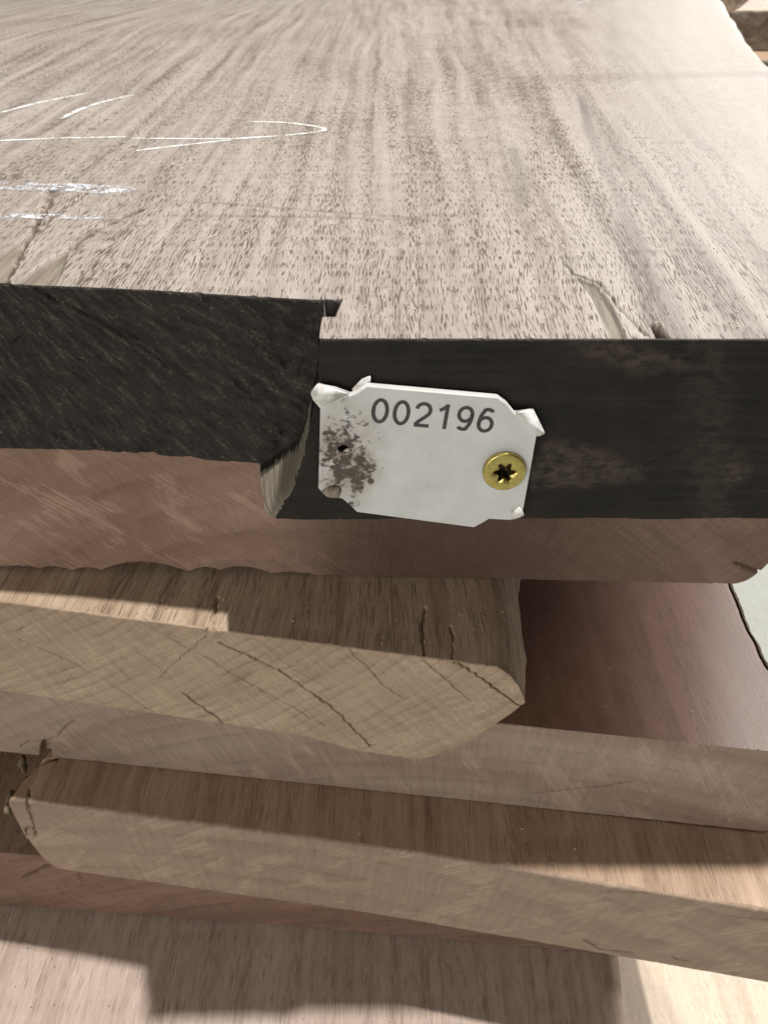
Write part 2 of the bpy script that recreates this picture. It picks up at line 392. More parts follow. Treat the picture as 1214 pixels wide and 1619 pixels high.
def s1_face(X, Z):
    xl, xr = s1_limits(Z); t = (X - xl)/(xr - xl)
    dep = crack_depth(X, Z, S1CR)
    left = 1 - sstep(-.2, .2, t)
    dep = dep + left*.0024*np.abs(fbm((X*.8-Z*.6)*70, (Z*.8+X*.6)*420, 31)) + left*.003*np.clip(fbm((X*.8-Z*.6)*150, (Z*.8+X*.6)*330, 34)-.12, 0, 1) + left*.001*fbm(X*90, Z*90, 33)
    wr = np.zeros_like(X)
    for q in worn_poly: wr = np.maximum(wr, 1 - sstep(-.001, .0035, sdpoly(X, Z, q) + .003*fbm(X*300, Z*300, 5)))
    wr = np.maximum(wr, .45*(1 - sstep(.002, .010, np.abs(X - .0785 + .3*(Z - Z0)) ))*sstep(-.06, .15, fbm(X*90, Z*90, 6)+.05))
    torn = sstep(.03, .12, t)*(1 - sstep(.86, .99, t + .12*fbm(X*700, Z*700, 8)))
    torn = torn*np.interp(Z, [Z1, Z0-.030, Z0-.020, Z0], [1, .9, .1, 0])
    return dep, {'torn': torn, 'worn': wr*(1-left), 'rough': left}
tz = lambda x, y: tuple(atz(x, y, Z0)[:2])
CHIPS = [([tz(*p) for p in [(22, 448), (60, 420), (76, 408), (112, 392), (98, 430), (78, 470), (74, 478)]], .0012),
         ([tz(*p) for p in [(-60, 470), (-50, 440), (0, 398), (40, 375), (22, 412), (8, 455)]], .0012),
         ([tz(*p) for p in [(908, 437), (948, 450), (975, 500), (992, 545), (968, 545), (940, 480)]], .0010)]
NOTCH = [tz(*p) for p in [(506, 474), (539, 474), (528, 500), (503, 500)]]
NOTCH2 = [tz(*p) for p in [(1028, 512), (1040, 514), (1062, 542), (1044, 542)]]
TCR = [([tz(*p) for p in q], w, d) for q, w, d in [
    ([(5, 452), (40, 385), (66, 340), (86, 300)], .0012, .003), ([(88, 302), (80, 298), (68, 300)], .0011, .002),
    ([(56, 362), (90, 335), (128, 312), (158, 290)], .0009, .002), ([(110, 394), (150, 365), (190, 346), (222, 332)], .0013, .0022),
    ([(903, 432), (920, 438), (948, 448)], .0007, .0020), ([(948, 450), (972, 478), (1000, 510), (1020, 530)], .0004, .001),
    ([(885, 405), (903, 432)], .0004, .0008)]]
STR = [tz(*p) for p in [(918, 150), (930, 205), (955, 260), (985, 330), (1015, 410), (1050, 480), (1085, 545)]]
STR2 = [tz(*p) for p in [(812, 235), (822, 290), (828, 320)]]
PEN = [[tz(*p) for p in q] for q in ([(275, 318), (360, 322), (480, 332), (660, 345)], [(270, 341), (400, 342), (660, 347)])]
BAND = [tz(*p) for p in [(760, 128), (950, 122), (1230, 116)]]
FIG = [[tz(*p) for p in q] for q in ([(-10, 225), (20, 200), (50, 170), (78, 105), (103, 66), (98, 44), (60, 33), (-10, 32)], [(150, -10), (163, 35), (148, 80), (150, 86)],
    [(50, 285), (100, 215), (150, 165), (190, 130), (230, 70), (330, 0)], [(120, 290), (150, 240), (195, 190), (240, 110), (300, 35)], [(190, 275), (232, 220), (300, 160), (345, 100), (370, 62)],
    [(-10, 75), (4, 90), (8, 150)], [(240, 295), (280, 215), (325, 150), (385, 75), (440, 15)], [(390, 140), (410, 115), (425, 90)], [(205, 0), (214, 25), (205, 52)])]
def s1_top(X, Y):
    dz = .00006*fbm(X*120, Y*30, 2); torn = np.zeros_like(X); paint = np.zeros_like(X)
    for i, (q, dp) in enumerate(CHIPS):
        s = sdpoly(X, Y, q) + .0012*fbm(X*500, Y*140, i+40); m = 1 - sstep(-.0006, .0002, s)
        dz = dz - dp*m; torn = np.maximum(torn, m)
    q = sdpoly(X, Y, NOTCH); dz = dz - .008*(1 - sstep(-.0006, .0002, q)); paint = np.maximum(paint, 1 - sstep(.0003, .0007, q))
    m = 1 - sstep(-.0008, .0006, sdpoly(X, Y, NOTCH2)); dz = dz - .005*m
    dz = dz - crack_depth(X, Y, TCR)
    s = pdist(X, Y, STR); wd = .0017 + .0012*vn(Y*40, Y*0, 3)
    st = (1 - sstep(wd*.5, wd*1.5, s))*(.45 + .55*vn(X*50, Y*25, 5))
    st = np.maximum(st, .6*(1 - sstep(.001, .004, pdist(X, Y, STR2))))
    sn = np.zeros_like(X)
    for q in PEN: sn = np.maximum(sn, .55*(1 - sstep(.0006, .0022, pdist(X, Y, q)))*(.4 + .6*vn(X*150, Y*80, 9)))
    sn = np.maximum(sn, .26*(1 - sstep(.004, .022, pdist(X, Y, BAND)))*sstep(.06, .12, X))
    for q in FIG: st = np.maximum(st, .34*(1 - sstep(.0008, .0045, pdist(X, Y, jag(q, .02, .0015, 4))))*(.3 + .7*vn(X*60, Y*30, 6)))
    for q, w_, d_ in TCR[:4]: sn = np.maximum(sn, 1 - sstep(w_*.5, w_*1.3, pdist(X, Y, jag(q, .0015, .0005, TCR.index((q, w_, d_))+3))))
    uu = X/(np.interp(Y, EY, EX)/.208); sap = sstep(.095, .17, uu + .02*fbm(X*9, Y*4, 14))
    return dz, {'torn': torn, 'streak': st, 'stain': sn, 'paint': paint, 'sap': sap}
EY = [.1767, .45, .679, .857, 1.3765, 2.2]; EX = [.208, .247, .295, .343, .508, .70]
def fan1(X, Y):
    k = np.interp(Y, EY, EX)/.208
    return np.where(X > 0, X*k + .010*fbm(Y*7, Y*0, 12)*np.clip((Y-.2)*2, 0, 1)*np.clip((X-.15)/.05, 0, 1), X)
def grain1(X, Y):
    k = np.interp(Y, EY, EX)/.208
    u = np.where(X > 0, X/(k + .18*np.clip((Y-.18)*3, 0, 1)), X*(1 - .20*np.clip(Y-.2, 0, 1)))
    w = sstep(.35, .9, Y)*(1 - sstep(-.30, -.04, X))
    u = u + w*.085*fbm(X*3.5, Y*1.7, 23, 2)
    u = u + .006*fbm(X*14, Y*9, 22, 2)
    return u, Y
slab1 = make_slab('topmost walnut slab, pale top with chalk marks, black painted end broken into a step',
    xs1, s1_yf, z1t, z1b, 1.75, M_TOP1, M_BLK, (-.16, -.02), face_step=.0004, rows=rows_fine(.00048, .10, 1.03, 1.75),
    xmap=fan1, grain=grain1, face_fn=s1_face, top_fn=s1_top, end_name='painted_end', seed=1)

# chalk strokes on the top slab
M_CH = mat_chalk("white_chalk", .49, (.80, .80, .78)); M_SM = mat_chalk("smeared_chalk", .555, (.66, .69, .74))
def ribbon(name, pts, width, z, mat, parent, seed=0, step=.003, taper=.5):
    p = np.array(pts); L = np.r_[0, np.cumsum(np.hypot(*np.diff(p, axis=0).T))]
    n = max(6, int(L[-1]/step)); s = np.linspace(0, L[-1], n)
    q = np.stack([np.interp(s, L, p[:, 0]), np.interp(s, L, p[:, 1])], 1)
    for _ in range(2): q[1:-1] = (q[:-2] + 2*q[1:-1] + q[2:])/4
    t = np.gradient(q, axis=0); t /= np.linalg.norm(t, axis=1)[:, None] + 1e-12
    nr = np.stack([-t[:, 1], t[:, 0]], 1); w = width*(.75 + .5*vn(s*180, s*0, seed))
    w = w*np.clip(np.minimum(s, L[-1]-s)/(width*3) + taper, 0, 1)
    c = np.array([-1, -.6, 0, .6, 1]); P = np.zeros((n, 5, 3)); P[:, :, :2] = q[:, None] + nr[:, None]*(w[:, None]*c[None])[:, :, None]/2
    P[:, :, 2] = z
    return grid(name, P, mat, parent, {'edge': np.repeat((1 - np.abs(c))[None]+.15, n, 0)}, flip=True)
for i, (q, w) in enumerate([([(-30, 188), (0, 179), (60, 163), (137, 148)], .0030), ([(98, 188), (125, 174), (160, 162), (214, 150)], .0032),
        ([(-40, 226), (0, 223), (90, 219), (200, 217)], .0026), ([(208, 219), (290, 220), (370, 220), (450, 215), (495, 210), (519, 206), (500, 200), (450, 194), (395, 193)], .0024),
        ([(215, 239), (255, 234), (310, 228), (372, 221)], .0024), ([(968, 331), (990, 325), (1022, 318)], .0009), ([(1112, 317), (1136, 313)], .0010),
        ([(905, 8), (930, 0)], .006), ([(1040, 283), (1060, 281)], .0012)]):
    ribbon('chalk_line', [tz(*p) for p in q], w, Z0 + .00022, M_SM if i >= 5 else M_CH, slab1, i)
for i, (q, w) in enumerate([([(-40, 293), (60, 296), (130, 298), (212, 302)], .0120), ([(-40, 345), (20, 341), (100, 344), (185, 343)], .0060)]):
    ribbon('chalk_smudge', [tz(*p) for p in q], w, Z0 + .0002, M_SM, slab1, 20+i, taper=.8)

# ------------------------------------------------------------------ slab 2: red-brown end, set back below the top one
M_T2 = mat_face("walnut_red", (.34, .23, .17), (.27, .175, .125), (.19, .115, .08), seed=4.1)
M_E2 = mat_end("end_grain_red", (.36, .255, .205), (.235, .155, .12), seed=2.0, ringf=70, lines=.25, rays=.25, saw=.35, scuff=.5, fine=.4, heart_shade=.85)
a2, b2 = .2118, -.0312
xs2 = cols((-.42, -.16, .006), (-.16, .125, .00045), (.125, .1415, .0003))
def scal(x):                                                 # chipped lower arris on the left
    d = np.zeros_like(x)
    for c, w, h in [(-.137, .011, .0010), (-.1225, .006, .0011), (-.110, .0055, .0010), (-.0885, .017, .0032), (-.0655, .0075, .0019), (-.052, .011, .0024), (-.034, .008, .0009)]:
        d = np.maximum(d, 1.5*h*np.clip(1 - ((x-c)/w)**2, 0, 1))
    return d
def z2b(x): return Z2 + .0002 + scal(x) + .0005*np.clip(fbm(x*500, x*0, 3), 0, 1) + np.where(x > .127, .024*np.clip((x-.127)/.0145, 0, 1)**2.2, 0)
def z2t(x): return np.where(x > .136, Z1 - .0003 - .006*((x-.136)/.0055)**2, Z1 - .0003)
C2 = px_cracks([([(1160, 889), (1185, 898), (1220, 912)], .0006, .002), ([(0, 707), (30, 712)], .0003, .0005)], a2, b2)
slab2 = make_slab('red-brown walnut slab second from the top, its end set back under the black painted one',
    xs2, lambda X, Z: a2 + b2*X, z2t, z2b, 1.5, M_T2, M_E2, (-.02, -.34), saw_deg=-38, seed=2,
    face_fn=lambda X, Z: (crack_depth(X, Z, C2), {'heart_shade': sstep(-.055, .005, X + .025*fbm(X*40, Z*40, 3))*(1 - .45*sstep(.05, .12, X))}), xmap=lambda X, Y: np.where(X > 0, X*(1 + 1.9*np.clip(Y-.21, 0, 1)), X))  # darker to the right: redder wood plus shade of the overhang painted in

# ------------------------------------------------------------------ slab 3: checked pale end with a rounded waney corner
M_T3 = mat_face("walnut_brown", (.46, .375, .295), (.39, .305, .235), (.29, .215, .16), pore=(.10, .06, .042), pore_amt=.6, pore_t=.55, seed=7.7, ring=150, pl=.35)
M_E3 = mat_end("end_grain_checked", (.46, .358, .275), (.335, .252, .185), seed=5.0, ringf=210, lines=.42, rays=.35, saw=.12, scuff=.25, fine=1)
a3, b3 = .1750, -.1770
F3 = lambda x, y: onface(x, y, a3, b3)
top3 = [F3(*p) for p in [(700, 1043), (722, 1045), (758, 1047), (785, 1054), (806, 1068), (820, 1085), (827, 1100), (830, 1110)]]
bot3 = [F3(*p) for p in [(560, 1186), (610, 1194), (650, 1200), (675, 1199), (705, 1190), (740, 1172), (775, 1151), (806, 1130), (830, 1111)]]
TX3 = [p[0] for p in top3]; TZ3 = [p[2] for p in top3]; BX3 = [p[0] for p in bot3]; BZ3 = [p[2] for p in bot3]
zs3 = TZ3[0]; zo3 = Z2 - zs3
def z3t(x): return np.minimum(Z2 - .0002, np.interp(x, [-1, TX3[0]-.02] + TX3, [Z2, Z2 - .0001] + [z + zo3*np.clip(1-i/4, 0, 1) for i, z in enumerate(TZ3)]))
def z3b(x): return np.minimum(np.interp(x, [-1, -.10, -.03] + BX3, [Z3 + .0002, Z3+.0002, Z3+.0002] + BZ3), z3t(x) - .00004)
x3r = TX3[-1]
xs3 = cols((-.42, -.16, .006), (-.16, .03, .00031), (.03, x3r-.003, .0003), (x3r-.003, x3r, .0002))
C3 = px_cracks([([(30, 1010), (95, 1037), (165, 1075), (200, 1097), (235, 1120), (265, 1142)], 0.00020, .0009),
    ([(287, 1095), (295, 1100), (340, 1132), (378, 1163)], 0.00029, .003), ([(330, 995), (327, 1005), (290, 1036), (252, 1072)], 0.00024, .0012),
    ([(345, 1015), (440, 1060), (500, 1100), (540, 1132), (586, 1180)], 0.00029, .0026), ([(325, 1040), (350, 1055), (475, 1125), (512, 1147)], 0.00019, .0009),
    ([(550, 1027), (578, 1052), (612, 1088), (640, 1105)], 0.00022, .001), ([(672, 1045), (692, 1062), (727, 1096), (745, 1110)], 0.00022, .0012),
    ([(717, 1047), (740, 1058), (772, 1081), (812, 1111), (829, 1117)], 0.00036, .004), ([(400, 1008), (470, 1062), (540, 1100)], 0.00018, .0006),
    ([(225, 985), (290, 1020), (345, 1050)], 0.00019, .0007), ([(25, 1000), (36, 992)], 0.00024, .001), ([(120, 1062), (90, 1090)], 0.00019, .0005)], a3, b3)
def live3(X, Y):
    k = np.clip((X + .02)/.075, 0, 1)**1.5; dy = Y - (a3 + b3*X)
    return X + k*(np.clip(dy, 0, .6)*.13 + .0030*(fbm(Y*75, Y*0, 6, 3)+.0)*np.clip(dy/.008, 0, 1) + .0008*np.sin(np.clip(dy, 0, 1)*110)*np.clip(dy/.02, 0, 1))
TC3 = [([tuple(atz(x, y, Z2)[:2]) for x, y in q], w, d) for q, w, d in [
    ([(332, 995), (338, 975), (345, 945)], .0005, .0015), ([(668, 1035), (668, 1000), (672, 960)], .0005, .0014), ([(716, 1043), (716, 1010), (712, 990)], .0004, .001)]]
slab3 = make_slab('walnut slab third from the top, checked pale end with rounded waney right corner',
    xs3, lambda X, Z: a3 + b3*X, z3t, z3b, 1.3, M_T3, M_E3, (-.32, .10), saw_deg=30, seed=3, face_step=.0003,
    face_fn=lambda X, Z: (crack_depth(X, Z, C3), {}), xmap=live3, rows=rows_fine(.0005, .05, 1.05, 1.3),
    top_fn=lambda X, Y: (-crack_depth(X, Y, TC3) + .0002*fbm(X*500, Y*60, 4), {}), grain=lambda X, Y: (X - .02*fbm(X*9, Y*9, 3, 2), Y))

# ------------------------------------------------------------------ slab 4: smooth dark top showing on the right
M_T4 = mat_face("walnut_dark_smooth", (.205, .122, .09), (.165, .094, .068), (.125, .066, .047), pore=(.05, .026, .018), pore_amt=.35, pore_t=.60, seed=9.2, rough=.46, spec=.5, bmp=.4, sapc=(.46, .37, .33))
M_E4 = mat_end("end_grain_grey", (.375, .295, .24), (.27, .20, .16), seed=8.0, ringf=110, lines=.25, rays=.32, saw=.16, scuff=.4, fine=.5)
a4, b4 = .1912, -.1176
F4 = lambda x, y: onface(x, y, a4, b4)
xs4 = cols((-.42, -.17, .006), (-.17, .160, .00048), (.160, .180, .0008))
C4 = px_cracks([([(842, 1256), (907, 1248), (957, 1243), (997, 1236)], .00045, .0022), ([(905, 1192), (930, 1187), (958, 1180)], .0003, .0008),
    ([(35, 1182), (45, 1172), (70, 1171), (92, 1164), (116, 1140)], .0004, .0018), ([(1130, 1290), (1214, 1288)], .0003, .0006)], a4, b4)
CH4 = [(F4(*p)[0], F4(*p)[2]) for p in [(66, 1170), (80, 1174), (84, 1200), (62, 1200)]]
def s4_face(X, Z):
    return crack_depth(X, Z, C4) + .004*(1 - sstep(-.0012, .0003, sdpoly(X, Z, CH4))), {}
E4 = [atz(*p, Z3) for p in [(1160, 930), (1214, 1050)]]
def live4(X, Y):
    edge = np.interp(Y, [.15, .216, .262, .35, .8], [.172, .159, .1615, .175, .30]) + .002*fbm(Y*120, Y*0, 5, 3)
    k = np.clip((X - .05)/.13, 0, 1); return X + k*(edge - .180)
def z4t(x): return np.where(x > .176, Z3 - .0002 - .006*((x-.176)/.004)**2, Z3 - .0002)
def z4b(x): return Z4 + .0002 + np.where(x > .165, .030*((x-.165)/.015)**2, 0)
slab4 = make_slab('walnut slab fourth from the top, smooth dark top with barky right edge',
    xs4, lambda X, Z: a4 + b4*X, z4t, z4b, 1.4, M_T4, M_E4, (.05, -.60), saw_deg=-60, seed=4, face_fn=s4_face, xmap=live4,
    top_fn=lambda X, Y: (0*X, {'sap': .8*sstep(.118, .152, X - .25*(Y-.2) + .010*fbm(X*60, Y*14, 3))}), rows=rows_fine(.0008, .08, 1.05, 1.4))
M_BARK = mat_bark("dark_bark")
yy = np.linspace(.185, .36, 260); th = np.linspace(0, math.pi, 9)
ed = np.interp(yy, [.15, .216, .262, .35, .8], [.172, .159, .1615, .175, .30]) + .002*fbm(yy*120, yy*0, 5, 3)
P = np.zeros((260, 9, 3)); rb = .0016 + .0028*np.abs(fbm(yy*160, yy*0, 15)) + .0012*vn(yy*60, yy*0, 16)
P[:, :, 0] = ed[:, None] - .0015 + rb[:, None]*np.sin(th)[None]*(1 + .5*fbm(yy[:, None]*300, th[None]*3, 17))
P[:, :, 1] = yy[:, None]; P[:, :, 2] = Z3 - .0065 + .0062*np.cos(th)[None]
grid('bark_edge', P, M_BARK, slab4)

# ------------------------------------------------------------------ slab 5: skewed slab with a broken left end
M_T5 = mat_face("walnut_mid", (.43, .325, .25), (.34, .25, .185), (.24, .165, .12), pore=(.10, .06, .042), pore_amt=.5, pore_t=.58, seed=12.4, ring=130, pl=.4)
M_E5 = mat_end("end_grain_tan", (.36, .278, .218), (.285, .213, .162), seed=11.0, ringf=60, lines=.25, rays=.3, saw=.22, scuff=.55, fine=.4)
Y5 = lambda x: np.interp(x, [-.30, -.161, -.0018, .1449, .30], [.207, .1883, .1661, .141, .113])
x5l = -.1612
xs5 = cols((x5l, x5l+.004, .0002), (x5l+.004, .150, .00048), (.150, .168, .0012))
def z5t(x): return Z4 - .0003 - .004*np.clip((x5l + .0025 - x)/.0025, 0, 1)**2 - .0012*np.clip(fbm(x*700, x*0, 31), 0, 1)*np.clip((-.145 - x)/.01, 0, 1)
def z5b(x): return Z5 + .0002 + np.interp(x, [x5l, x5l+.0015, x5l+.0042, x5l+.0085], [.027, .017, .007, 0])*(1 + .5*fbm(x*900, x*0, 33))
a5, b5 = .1659, -.139
C5 = px_cracks([([(42, 1268), (47, 1282), (53, 1298), (56, 1320)], .0007, .003), ([(26, 1319), (42, 1319), (40, 1311), (50, 1307)], .0004, .0014)], a5, b5)
C5 += px_cracks([([(925, 1487), (950, 1500), (1002, 1505)], .0005, .0016), ([(947, 1407), (1022, 1411)], .0004, .001), ([(1150, 1447), (1214, 1453)], .0004, .001), ([(1060, 1512), (1090, 1520)], .0004, .001)], .1661, -.171)
TC5 = [([tuple(atz(x, y, Z4)[:2]) for x, y in q], w, d) for q, w, d in [
    ([(18, 1260), (27, 1240), (37, 1225), (65, 1205), (90, 1198)], .0009, .005), ([(41, 1264), (48, 1247)], .0006, .003)]]
slab5 = make_slab('skewed walnut slab, fifth from the top, with a cracked, barky left corner',
    xs5, lambda X, Z: Y5(X), z5t, z5b, 1.4, M_T5, M_E5, (-.05, -.75), saw_deg=38, seed=5, arris=.0011, rows=rows_fine(.0006, .05, 1.05, 1.4),
    face_fn=lambda X, Z: (crack_depth(X, Z, C5), {}), top_fn=lambda X, Y: (-crack_depth(X, Y, TC5), {}),
    xmap=lambda X, Y: X + np.clip((-.10 - X)/.06, 0, 1)*(.012*np.clip(Y-.19, 0, .05)/.03 + .0008*fbm(Y*300, Y*0, 3)))
bm = bmesh.new(); rs = np.random.RandomState(8)
for k in range(11):
    c = Vector((x5l - .0012 + rs.uniform(-.0016, .0012), .1895 + rs.uniform(0, .020), H + Z4 - .003 - rs.uniform(0, .016)))
    r = bmesh.ops.create_icosphere(bm, subdivisions=2, radius=rs.uniform(.0012, .0026))
    for v in r['verts']:
        n_ = float(fbm(v.co.x*900+k, v.co.y*900+v.co.z*500, k)); v.co = c + Vector((v.co.x*.8, v.co.y*1.6, v.co.z*1.3))*(1 + 1.2*n_)
from_bm('bark_crust', bm, mat_bark("pale_bark", (.10, .065, .04), (.34, .26, .18)), slab5)

# ------------------------------------------------------------------ slabs 6 to 8
M_T6 = mat_face("walnut_rust", (.40, .29, .22), (.32, .225, .165), (.22, .145, .10), seed=15.4)
M_E6 = mat_end("end_grain_rust", (.27, .185, .145), (.18, .118, .09), seed=14.0, ringf=90, lines=.3, rays=.3, saw=.35, scuff=.3, fine=.4)
Y6 = lambda x: np.interp(x, [-.40, -.2003, -.0671, .1171, .20], [.210, .1966, .1876, .1723, .166])
xs6 = cols((-.42, -.22, .005), (-.22, .135, .0006), (.135, .145, .001))
C6 = px_cracks([([(38, 1388), (55, 1380), (78, 1368)], .0008, .004), ([(0, 1340), (18, 1346), (37, 1351)], .0006, .003), ([(125, 1380), (132, 1395), (130, 1403), (105, 1410)], .0004, .001)], .1830, -.068)
slab6 = make_slab('rust-brown walnut slab mostly hidden in shade under the skewed one', xs6, lambda X, Z: Y6(X),
    lambda x: Z5 - .0003 + 0*x, lambda x: Z6 + .0003 + .0008*np.clip(fbm(x*90, x*0, 2), 0, 1), 1.3, M_T6, M_E6, (.1, -.9), saw_deg=20, seed=6, face_step=.0006,
    face_fn=lambda X, Z: (crack_depth(X, Z, C6), {}))
M_T7 = mat_face("walnut_pink", (.54, .43, .365), (.46, .36, .30), (.36, .27, .22), pore=(.17, .11, .08), pore_amt=.55, pore_t=.57, seed=18.4, ring=110, pl=.45, sk=1.0)
xr7 = .1185
xs7 = cols((-.42, -.24, .004), (-.24, .09, .0008), (.09, xr7, .0006))
slab7 = make_slab('pinkish walnut slab jutting out lowest at the left, half in sunlit glare', xs7, lambda X, Z: .118 - .02*X,
    lambda x: Z6 - .0003 - .012*np.clip((x - .104)/(xr7-.104), 0, 1)**2.5, lambda x: Z7 + .0003 + .028*np.clip((x-.10)/(xr7-.10), 0, 1)**2, 1.3,
    M_T7, M_E6, (.0, -.9), seed=7, face_step=.0012, rows=rows_fine(.0008, .10, 1.06, 1.3),
    xmap=lambda X, Y: X + np.clip((X-.05)/.06, 0, 1)*(.10*np.clip(Y-.142, 0, 1)*1.3 - .004 + .0014*fbm(Y*70, Y*0, 3)))
M_T8 = mat_face("walnut_sapwood", (.55, .48, .40), (.49, .42, .345), (.39, .32, .26), pore=(.28, .19, .13), pore_amt=.45, pore_t=.58, seed=21.4, ring=60)
def s8_top(X, Y): return 0*X, {'streak': .55*(1 - sstep(-.004, .004, X - .160 - .35*(Y-.15)*-1 + .01*fbm(X*40, Y*40, 3)))}
xs8 = cols((-.42, .08, .01), (.08, .20, .0008))
slab8 = make_slab('pale sapwood slab at the bottom right, low in the stack', xs8, lambda X, Z: .085 + 0*X,
    lambda x: Z7 - .0003 - .006*np.clip((x-.19)/.01, 0, 1)**2, lambda x: Z8 + .0003 + .03*np.clip((x-.18)/.02, 0, 1)**2, 1.3, M_T8, M_E4, (.0, -1.), seed=8, face_step=.002,
    top_fn=s8_top, xmap=lambda X, Y: X + np.clip((X-.10)/.10, 0, 1)*(.02 + .5*np.clip(Y-.13, -.05, .1)), rows=rows_fine(.001, .12, 1.08, 1.3))

# timbers under the stack, on the floor
M_PINE = mat_face("yellow_pine", (.62, .43, .17), (.56, .37, .13), (.46, .29, .09), pore_amt=.1, seed=25.0, ring=60)
def timber(label, x0, x1, y0, y1):
    n = 60; m = 4*6 + 1; zt, zb = Z8 - .0006, FLOOR + .0002; r = .004
    base = empty('timber_bearer', ((x0+x1)/2, (y0+y1)/2, 0)); tag(base, label, 'timber')
    pr = []
    for cx, cy, a0 in ((y1-r, zt-r, 0), (y0+r, zt-r, 90), (y0+r, zb+r, 180), (y1-r, zb+r, 270)):
        for k in range(6): a = math.radians(a0 + 18*k); pr.append((cx + r*math.cos(a), cy + r*math.sin(a)))
    pr.append(pr[0]); pr = np.array(pr); xx = np.r_[x0, x0+.002, np.linspace(x0+.01, x1-.01, n), x1-.002, x1]
    sc = np.ones(len(xx)); sc[0] = sc[-1] = .96
    c = pr.mean(0); Pq = np.zeros((len(xx), m, 3)); Pq[:, :, 0] = xx[:, None]
    Pq[:, :, 1] = c[0] + (pr[:, 0]-c[0])[None]*sc[:, None]; Pq[:, :, 2] = c[1] + (pr[:, 1]-c[1])[None]*sc[:, None]
    g = np.stack([np.repeat(np.linspace(0, .3, m)[None], len(xx), 0), Pq[:, :, 0], 0*Pq[:, :, 0]], -1)
    zer = 0*Pq[:, :, 0]
    grid('beam', Pq, M_PINE, base, {'grain': g, 'torn': zer, 'stain': zer, 'streak': zer, 'paint': zer})
    for s_, X_ in ((0, x0), (-1, x1)):
        bm = bmesh.new(); vs = [bm.verts.new((X_, Pq[s_, k, 1], Pq[s_, k, 2] + H)) for k in range(m-1)]; f = bm.faces.new(vs)
        if s_ == 0: f.normal_flip()
        from_bm('end_cap', bm, M_PINE, base, False)
timber('yellow pine timber under the front of the stack, showing at the bottom right', -.40, .36, .150, .24)
timber('yellow pine timber under the middle of the stack, hidden by the slabs', -.40, .30, .95, 1.04)

# ------------------------------------------------------------------ neighbouring pieces far behind on the right
M_E5F = mat_end('end_grain_dusty', (.17, .142, .115), (.085, .068, .052), seed=31.0, ringf=20, lines=.3, rays=.2, saw=.2, scuff=.5, fine=.2)
def far_slab(label, x0, x1, y0, y1, ztop, zbot, mt, me_, seed):
    xs = np.linspace(x0, x1, 60)
    e = np.clip(np.minimum(xs-x0, x1-xs)/.03, 0, 1)
    b_ = make_slab(label, xs, lambda X, Z: y0 + .06*fbm(X*14, Z*0, seed) + .02*fbm(X*60, Z*40, seed), lambda x: ztop - .008*(1-np.clip(np.minimum(x-x0, x1-x)/.03, 0, 1))**2,
        lambda x: zbot + .03*(1-np.clip(np.minimum(x-x0, x1-x)/.05, 0, 1))**2, y1-y0, mt, me_, (x0, ztop-.5), seed=seed, face_step=.004, arris=.004,
        rows=np.linspace(0, y1-y0, 40))
    b_['group'] = 'pieces lying behind the stack'; return b_
far_slab('pale slab end lying beyond the top slab at the upper right corner', .60, .835, 2.10, 3.2, -.105, -.150, M_T8, M_E4, 41)
far_slab('brown shaded slab under the pale one at the upper right corner', .55, 1.5, 2.22, 3.4, -.1505, -.235, M_T5, M_E5F, 42)
far_slab('broad brown slab lowest of the pieces behind at the upper right', .45, 1.02, 2.05, 3.4, -.2355, -.30, M_T5, M_E5F, 43)
far_slab('grey-brown block carrying the pieces behind at the upper right', .52, 1.3, 2.3, 3.2, -.3005, FLOOR+.0005, M_T5, M_E4, 44)

# ------------------------------------------------------------------ plastic tag
bt = NB("white_plastic"); o = bt.obj()
n1 = bt.noise(bt.mul(o, (420, 420, 420)), 4, .7); n2 = bt.noise(bt.mul(o, (95, 95, 95), (3.1, .4, 0)), 3, .6); n3 = bt.noise(bt.mul(o, (1300, 1300, 300)), 2, .6)
TC = fR(672, 716)                                            # tag centre
def tl(x, y): p = onface(x, y, YR-.0035, 0); return (p[0]-TC[0], p[2]-TC[2])
dl = tl(548, 715)
dv = bt.n('ShaderNodeVectorMath', operation='DISTANCE'); bt.set(dv.inputs[0], bt.mul(o, (1.35, .85, 0))); dv.inputs[1].default_value = (dl[0]*1.35, dl[1]*.85, 0)
near = bt.rng(dv.outputs['Value'], .003, .0185, 1, 0, True)
stainw = bt.math('MULTIPLY', near, bt.rng(n2, .30, .52))
c = bt.mix(bt.rng(n2, .3, .7), (.76, .76, .74), (.66, .65, .62))
c = bt.mix(bt.math('MULTIPLY', stainw, .75), c, (.33, .235, .165))
spots = bt.rng(bt.math('ADD', bt.math('ADD', bt.math('MULTIPLY', n1, .72), bt.math('MULTIPLY', n2, .42)), bt.math('MULTIPLY', near, .20)),   .70, .77)
c = bt.mix(bt.math('MULTIPLY', spots, bt.math('MULTIPLY', bt.rng(near, .01, .16), .9)), c, (.055, .034, .022))
c = bt.mix(bt.rng(n3, .66, .74, 0, .35), c, (.35, .30, .25))
bt.bsdf(c, bt.rng(n2, .3, .7, .32, .5), .5, nrm=bt.bump(bt.math('ADD', n3, bt.math('MULTIPLY', spots, 1.5)), .00012, .6), **{'Subsurface Weight': .0})
M_TAG = bt.m
bw = NB("white_plastic_clean"); o = bw.obj(); n = bw.noise(bw.mul(o, (500, 500, 500)), 4, .6)
bw.bsdf(bw.mix(bw.rng(n, .45, .75), (.84, .84, .82), (.58, .50, .42)), .35, .5); M_TAGW = bw.m
bi = NB("printed_ink"); o = bi.obj(); n = bi.noise(bi.mul(o, (900, 900, 900)), 3, .6)
bi.bsdf(bi.mix(n, (.045, .040, .042), (.11, .10, .10)), .55, .3); M_INK = bi.m

